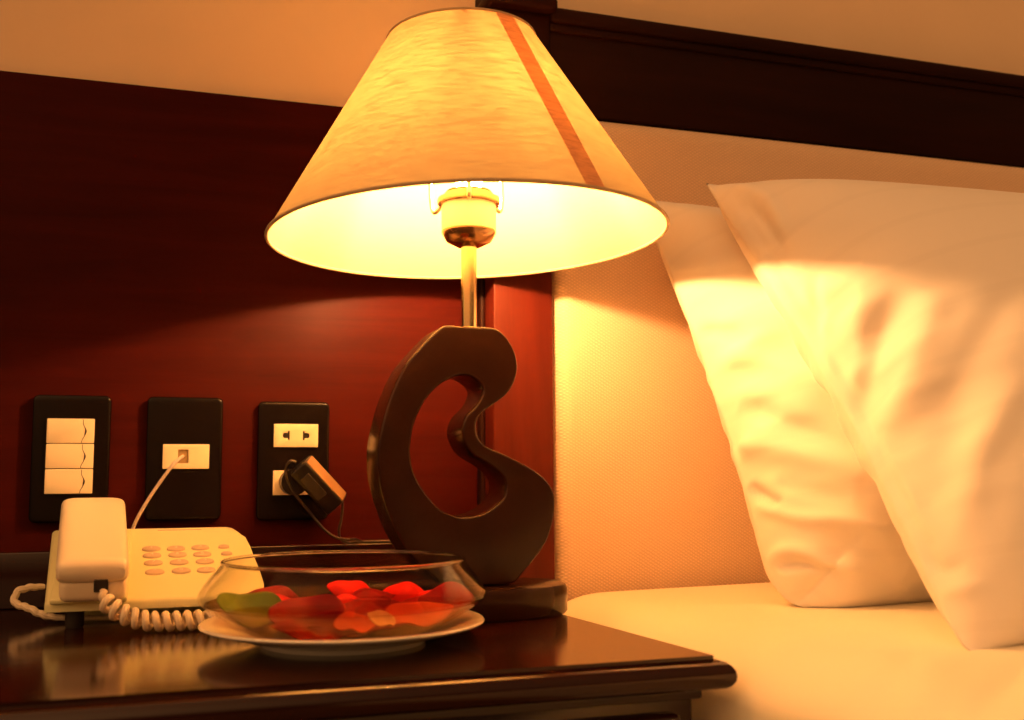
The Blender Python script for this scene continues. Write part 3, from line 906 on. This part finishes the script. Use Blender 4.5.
KEYS = [(0.0026, -0.0702), (0.0229, -0.0712), (0.0433, -0.0703), (0.0033, -0.0853), (0.0240, -0.0852), (0.0444, -0.0856), (0.0045, -0.1016), (0.0251, -0.1017), (0.0460, -0.1014), (0.0057, -0.1207), (0.0265, -0.1199), (0.0463, -0.1201)]
SYM = '123456789*0#'
def key(x, y, rx, ry, ch):
    s = (y + 0.175) / math.cos(SL)
    prof = [(1.0, 0.0), (1.0, 0.0009), (0.94, 0.0016), (0.80, 0.0020), (0, 0.0022)]
    bm = bmesh.new(); rings = []
    for f, z in prof:
        if f == 0: rings.append([bm.verts.new(PT @ Vector((x, s, z)))])
        else: rings.append([bm.verts.new(PT @ Vector((x + rx * f * math.cos(2 * math.pi * k / 28), s + ry * f * math.sin(2 * math.pi * k / 28), z))) for k in range(28)])
    for a, b in zip(rings, rings[1:]):
        for k in range(28):
            if len(b) == 1: bm.faces.new((a[k], a[(k + 1) % 28], b[0]))
            else: bm.faces.new((a[k], a[(k + 1) % 28], b[(k + 1) % 28], b[k]))
    ko = obj('key', off(bm, O), 'key', ph)
    if ch:
        cu = bpy.data.curves.new('digit', 'FONT'); cu.body = ch; cu.size = 0.0062
        cu.align_x = 'CENTER'; cu.align_y = 'CENTER'; cu.extrude = 0.0001
        tmp = bpy.data.objects.new('digit_tmp', cu); COL.objects.link(tmp)
        bpy.context.view_layer.update()
        me = bpy.data.meshes.new_from_object(tmp)
        bpy.data.objects.remove(tmp); bpy.data.curves.remove(cu)
        me.transform(Matrix.Translation(-O) @ PT @ Matrix.Translation((x, s, 0.0023)))
        me.materials.clear(); me.materials.append(M['keyink'])
        d = bpy.data.objects.new('digit', me); COL.objects.link(d); d.parent = ko
for (x, y), ch in zip(KEYS, SYM): key(x, y, 0.0076, 0.0052, ch)
for x, y in ((0.0632, -0.0698), (0.0648, -0.0857)): key(x, y, 0.0047, 0.0032, None)
bm = bmesh.new(); add_box(bm, (0.008, 0.1570, 0.0), (0.046, 0.1584, 0.0003), mat=PT)
obj('name_line', off(bm, O), 'key', ph)
# cradle hollow rim under the handset
bm = bmesh.new(); add_box(bm, (-0.069, 0.002, -0.001), (-0.014, 0.155, 0.0035), 0.0016, 3, PT)
obj('cradle', off(bm, O), 'phone', ph)

# handset lying in the cradle along the left side of the base
hs = thing('telephone_handset', 'cream telephone handset resting on the left side of the telephone', 'handset', (-0.042, -0.095, -0.064))
O2 = hs.location.copy()
def hs_shell():
    bm = bmesh.new(); rings = []
    L0, L1 = -0.0105, 0.1560
    nseg = 40
    for k in range(nseg + 1):
        t = k / nseg; y = L0 + (L1 - L0) * t
        w = 0.0254 + 0.0008 * t                      # half width
        end = min(t, 1 - t) * (L1 - L0)
        e = math.sqrt(max(0, 1 - (1 - min(1, end / 0.007)) ** 2)) if end < 0.007 else 1
        bot = 0.0185 - 0.004 * t + (0.0035 * math.sin(math.pi * t) ** 2)
        top = 0.0375 - 0.004 * t + 0.0035 * math.sin(math.pi * min(1, max(0, t))) ** 0.8
        ring = []
        cx = -0.0385 - 0.0085 * t
        zc, hh = (bot + top) / 2, (top - bot) / 2
        sc_w = w * (0.90 + 0.10 * e); sc_h = hh * (0.55 + 0.45 * e)
        for q in range(36):
            a = 2 * math.pi * q / 36
            ca, sa = math.cos(a), math.sin(a)
            px = math.copysign(abs(ca) ** 0.42, ca); pz = math.copysign(abs(sa) ** 0.50, sa)
            ring.append(bm.verts.new(PT @ Vector((cx + sc_w * px, y, zc + sc_h * pz))))
        rings.append(ring)
    for a, b in zip(rings, rings[1:]):
        for q in range(36): bm.faces.new((a[q], a[(q + 1) % 36], b[(q + 1) % 36], b[q]))
    bm.faces.new(rings[0][::-1]); bm.faces.new(rings[-1])
    return bm
obj('shell', off(hs_shell(), O2), 'handset', hs, angle=50)
bm = bmesh.new(); add_box(bm, (-0.0620, -0.0085, 0.0036), (-0.0150, 0.040, 0.0225), 0.006, 5, PT)
obj('mouthpiece', off(bm, O2), 'handset', hs)
bm = bmesh.new(); add_box(bm, (-0.0670, 0.112, 0.0036), (-0.0210, 0.154, 0.0190), 0.006, 4, PT)
obj('earpiece', off(bm, O2), 'handset', hs)
bm = bmesh.new(); add_box(bm, (-0.0375, -0.0112, 0.0135), (-0.0275, -0.0040, 0.0235), 0.0005, 1, PT)
obj('cord_socket', off(bm, O2), 'jackdark', hs)

# coiled cord
start = PT @ Vector((-0.0325, -0.0085, 0.0185))
WP = [start, (-0.0315, -0.1885, -0.0835), (-0.0275, -0.196, -0.0915), (-0.0205, -0.200, -0.0980), (-0.0110, -0.202, -0.1028), (0.0010, -0.203, -0.1062), (0.0140, -0.204, -0.1070), (0.0280, -0.205, -0.1070), (0.0440, -0.205, -0.1070), (0.0600, -0.200, -0.1070), (0.0760, -0.188, -0.1070), (0.0900, -0.168, -0.1075), (0.0940, -0.146, -0.1110), (0.0840, -0.132, -0.1122), (0.0400, -0.127, -0.1122), (-0.0300, -0.124, -0.1122), (-0.0700, -0.121, -0.1100), (-0.0880, -0.116, -0.1030), (-0.0990, -0.108, -0.0990), (-0.0985, -0.101, -0.0915), (-0.0900, -0.098, -0.0885), (-0.0790, -0.094, -0.0885)]
ax = spline(WP, 40)
# coil radius and pitch along the way: straight at the handset, wound on the table, straight under the telephone, loosely wound at the left
CR = np.interp(np.arange(len(ax)) / 40.0, [0, 1.3, 2.2, 11, 12.2, 15.6, 16.4, 20.2, 21], [0, 0.0003, 0.0052, 0.0052, 0.0, 0.0, 0.0004, 0.0004, 0.0])
seg = np.linalg.norm(np.diff(ax, axis=0), axis=1); s = np.concatenate([[0], np.cumsum(seg)])
ds2 = np.arange(0, s[-1], 0.00025)
axf = np.stack([np.interp(ds2, s, ax[:, k]) for k in range(3)], 1)
rf = np.interp(ds2, s, CR)
tg = np.gradient(axf, axis=0); tg /= np.linalg.norm(tg, axis=1)[:, None]
nf = np.array([0, 0, 1.0]) - tg * tg[:, 2:3]; nf /= np.linalg.norm(nf, axis=1)[:, None]
bf = np.cross(tg, nf)
pf = 2 * math.pi * ds2 / 0.0078
path = axf + nf * (rf * np.cos(pf))[:, None] + bf * (rf * np.sin(pf))[:, None]
wr = np.interp(rf, [0, 0.0004, 0.0052], [0.0022, 0.0029, 0.0027])
cc = obj('coiled_cord', tube(path, wr, 8), 'cord')
tag(cc, 'cream coiled handset cord curving over the nightstand in front of the telephone', 'cord')

# ------------------------------------------------------------------ plate, bowl, petals
PX, PY = 0.131, -0.298
pl = obj('plate', lathe([(0, 0.0022), (0.052, 0.0022), (0.053, 0.0), (0.056, 0.0), (0.057, 0.003), (0.072, 0.0065), (0.088, 0.0110), (0.0965, 0.0132), (0.0978, 0.0145), (0.0970, 0.0156), (0.0945, 0.0158), (0.086, 0.0135), (0.072, 0.0090), (0.061, 0.0064), (0.055, 0.0055), (0, 0.0055)], 96), 'porcelain')
pl.location = (PX, PY, T)
tag(pl, 'white porcelain saucer plate under the glass bowl', 'plate')
bw = thing('glass_bowl', 'wide clear glass bowl of water with rose petals on a white plate', 'bowl', (PX, PY, T + 0.0058))
outer = spline([(0.0, 0, 0), (0.050, 0.0, 0.0), (0.060, 0, 0.0018), (0.075, 0, 0.0095), (0.0900, 0, 0.0185), (0.0975, 0, 0.0240), (0.0990, 0, 0.0275), (0.0970, 0, 0.0325), (0.0905, 0, 0.0415), (0.0835, 0, 0.0500)], 5)
ow = [(max(0, p[0]), p[2]) for p in outer]
inn = [(max(0, p[0] - 0.0016), p[1] + (0.0018 if p[0] < 0.055 else 0.0010)) for p in ow[::-1][1:]]
inn = [(0.0822, 0.0508)] + inn
prof = ow + [(0.0832, 0.0507)] + inn
prof[0] = (0, prof[0][1]); prof[-1] = (0, prof[-1][1])
obj('glass_wall', lathe(prof, 120), 'glass', bw, angle=60)
obj('rim', tube([(0.0832 * math.cos(2 * math.pi * q / 120), 0.0832 * math.sin(2 * math.pi * q / 120), 0.0508) for q in range(120)], 0.0012, 12, True), 'rim', bw)
wz = 0.0228
wp = [(max(0, p[0] - 0.0022), p[1] + 0.0016) for p in ow if p[1] + 0.0016 < wz and p[0] < 0.0975]
wp[0] = (0, wp[0][1])
rl = np.interp(wz, [p[1] for p in wp[2:]] + [0.03], [p[0] for p in wp[2:]] + [0.0965])
wp += [(0.0945, wz), (0.0925, wz - 0.0004), (0, wz - 0.0004)]
wat = obj('water', lathe(wp, 96), 'water')
wat.location = (PX, PY, T + 0.0058)
tag(wat, 'clear water filling the lower half of the glass bowl', 'water')
wat['kind'] = 'stuff'

def petal(name, label, cat, mat, c, w, l, rot, cup, tilt=(0, 0), curl=0.3, seed=0, group=None, pointy=0.0):
    r = np.random.default_rng(seed); nu, nv = 25, 25
    ph1, ph2 = r.uniform(0, 6, 2)
    vs = []
    for i in range(nu):
        for j in range(nv):
            a = (i / (nu - 1) * 2 - 1); b = (j / (nv - 1) * 2 - 1)
            # square to disc
            x = a * math.sqrt(1 - b * b / 2); y = b * math.sqrt(1 - a * a / 2)
            rr = x * x + y * y
            taper = 1 - 0.35 * max(0, -y) - pointy * abs(y)
            X = x * w * taper; Y = y * l
            Z = cup * (rr) + curl * cup * max(0, y) ** 3 * 1.5 + 0.10 * w * math.sin(3 * math.atan2(y, x) + ph1) * rr * rr + 0.05 * w * math.sin(5 * x + ph2)
            vs.append((X, Y, Z))
    fs = []
    for i in range(nu - 1):
        for j in range(nv - 1):
            k = i * nv + j; fs.append((k, k + nv, k + nv + 1, k + 1))
    o = mesh_obj(name, vs, fs, mat, None, angle=0)
    sd = o.modifiers.new('Solidify', 'SOLIDIFY'); sd.thickness = 0.0006
    o.location = c; o.rotation_euler = (tilt[0], tilt[1], rot)
    return tag(o, label, cat, group)
G = 'rose petals in the glass bowl'
WZ = T + 0.0058 + wz
PET = [
    ('dusky dark red domed petal at back left of the bowl', 'petal_dusk', (0.0880, -0.250, -0.0800), 0.023, 0.018, 0.15, -0.011, (0.30, 0.05)),
    ('bright red flat petal floating below the dusky domed petal', 'petal', (0.0860, -0.285, -0.0835), 0.024, 0.015, -0.15, -0.006, (0.25, 0.08)),
    ('red curled petal at the middle of the water, beside the dusky one', 'petal', (0.1160, -0.300, -0.0865), 0.022, 0.015, -0.35, -0.005, (0.35, 0.10)),
    ('deep red sunken petal below the floating red ones', 'petal_deep', (0.1010, -0.326, -0.0935), 0.026, 0.018, 0.15, 0.004, (0.50, -0.05)),
    ('upright bright red petal at the back middle of the bowl', 'petal', (0.1450, -0.250, -0.0795), 0.018, 0.014, 0.1, -0.007, (0.55, 0.10)),
    ('dark red petal lying low between the upright red petals', 'petal_deep', (0.1560, -0.270, -0.0840), 0.024, 0.012, 0.3, -0.004, (0.30, -0.05)),
    ('bright red folded petal right of centre in the bowl', 'petal', (0.1760, -0.266, -0.0800), 0.018, 0.015, -0.5, -0.010, (0.45, -0.15)),
    ('broad red petal at the right side of the bowl', 'petal', (0.2040, -0.282, -0.0830), 0.022, 0.015, -0.25, -0.010, (0.30, 0.05)),
    ('small red petal at the centre between two larger petals', 'petal', (0.1360, -0.285, -0.0845), 0.015, 0.010, 0.6, -0.004, (0.30, 0.0)),
    ('pale cream petal sunk at the front of the bowl', 'petal_pale', (0.1440, -0.359, -0.0945), 0.011, 0.008, 0.4, 0.003, (0.5, 0.15)),
    ('pinkish sunken petal at the front, left of the pale one', 'petal_pink', (0.1300, -0.350, -0.0975), 0.015, 0.010, -0.2, 0.003, (0.45, 0.0)),
    ('pinkish red petal sunken at the right of the pale petal', 'petal_pink', (0.1760, -0.330, -0.0965), 0.026, 0.013, 0.15, 0.003, (0.50, -0.10)),
    ('wide deep red petal on the bottom at the right end of the bowl', 'petal_deep', (0.1960, -0.308, -0.0935), 0.028, 0.020, 0.0, 0.003, (0.45, -0.20)),
    ('wide deep red petal on the bottom behind the pale petal', 'petal_deep', (0.1430, -0.318, -0.0985), 0.036, 0.024, 0.1, 0.003, (0.34, 0.0)),
    ('dark crimson petal under the deep red sunken one at the left front', 'petal_deep', (0.1060, -0.350, -0.1005), 0.032, 0.016, 0.1, 0.003, (0.45, 0.05)),
]
for k, (lab, mt, c, w_, l_, rot, cup, tilt) in enumerate(PET):
    petal('rose_petal', lab, 'petal', mt, c, w_, l_, rot, cup, tilt, seed=k + 1, group=G)
petal('leaf', 'green leaf sunk at the left of the glass bowl', 'leaf', 'leaf', (0.0660, -0.318, -0.0905), 0.026, 0.017, 0.25, 0.004, (0.60, 0.20), seed=13, pointy=0.0)

# ------------------------------------------------------------------ lift to room height
for o in SC.objects:
    if o.parent is None:
        o.location.z += Z0

# ------------------------------------------------------------------ fill light for the room
w = bpy.data.worlds.new('room_fill'); SC.world = w; w.use_nodes = True
nt = w.node_tree
bg = nt.nodes['Background']
tc = nt.nodes.new('ShaderNodeTexCoord'); sx = nt.nodes.new('ShaderNodeSeparateXYZ')
nt.links.new(tc.outputs['Generated'], sx.inputs[0])
mr = nt.nodes.new('ShaderNodeMapRange'); mr.inputs['From Min'].default_value = -1.0
mr.inputs['From Max'].default_value = 1.0
nt.links.new(sx.outputs['Z'], mr.inputs['Value'])
rp = nt.nodes.new('ShaderNodeValToRGB')            # added fill by height: dim below, strongest above the horizon, less overhead
for p, v in ((0.0, 0.03), (0.50, 0.06), (0.58, 0.45), (0.68, 1.10), (0.85, 1.0), (1.0, 0.65)):
    e = rp.color_ramp.elements[0] if p == 0 else (rp.color_ramp.elements[-1] if p == 1 else rp.color_ramp.elements.new(p))
    e.position = p; e.color = (v, v, v, 1)
nt.links.new(mr.outputs['Result'], rp.inputs['Fac'])
mx = nt.nodes.new('ShaderNodeMapRange'); mx.interpolation_type = 'SMOOTHSTEP'
mx.inputs['From Min'].default_value = -0.35; mx.inputs['From Max'].default_value = 0.30
mx.inputs['To Min'].default_value = 1.55; mx.inputs['To Max'].default_value = 0.26  # fill shaped to come from the left, weak from the right
nt.links.new(sx.outputs['X'], mx.inputs['Value'])
mm = nt.nodes.new('ShaderNodeMath'); mm.operation = 'MULTIPLY'
nt.links.new(rp.outputs['Color'], mm.inputs[0]); nt.links.new(mx.outputs['Result'], mm.inputs[1])
nt.links.new(mm.outputs[0], bg.inputs['Strength'])
bg.inputs['Color'].default_value = (1.0, 0.465, 0.165, 1)

# ------------------------------------------------------------------ camera
f_px, hor, vx, roll = 1060.0, 475.0, 3138.0, math.radians(0.3)
th = math.atan((hor - 360) / f_px)
yaw = math.atan(f_px / (vx * math.cos(th)))
F0 = Vector((math.sin(yaw), math.cos(yaw), 0)); Fd = F0 * math.cos(th) + Vector((0, 0, math.sin(th)))
R = Vector((math.cos(yaw), -math.sin(yaw), 0)); Uu = R.cross(Fd)
R2 = R * math.cos(roll) - Uu * math.sin(roll); U2 = Uu * math.cos(roll) + R * math.sin(roll)
cam = bpy.data.cameras.new('camera'); co = bpy.data.objects.new('camera', cam); COL.objects.link(co)
mw = Matrix.Identity(4)
for i in range(3):
    mw[i][0] = R2[i]; mw[i][1] = U2[i]; mw[i][2] = -Fd[i]
mw[0][3], mw[1][3], mw[2][3] = 0.0, -1.05, Z0
co.matrix_world = mw
cam.sensor_fit = 'HORIZONTAL'; cam.sensor_width = 36.0
cam.lens = 36.0 * f_px / 1024.0
cam.clip_start = 0.05
cam.dof.use_dof = True; cam.dof.focus_distance = 0.92; cam.dof.aperture_fstop = 7.0
SC.camera = co

SC.view_settings.view_transform = 'Standard'
SC.view_settings.look = 'None'
SC.view_settings.gamma = 1.0
SC.view_settings.use_curve_mapping = False
SC.view_settings.exposure = 0.0
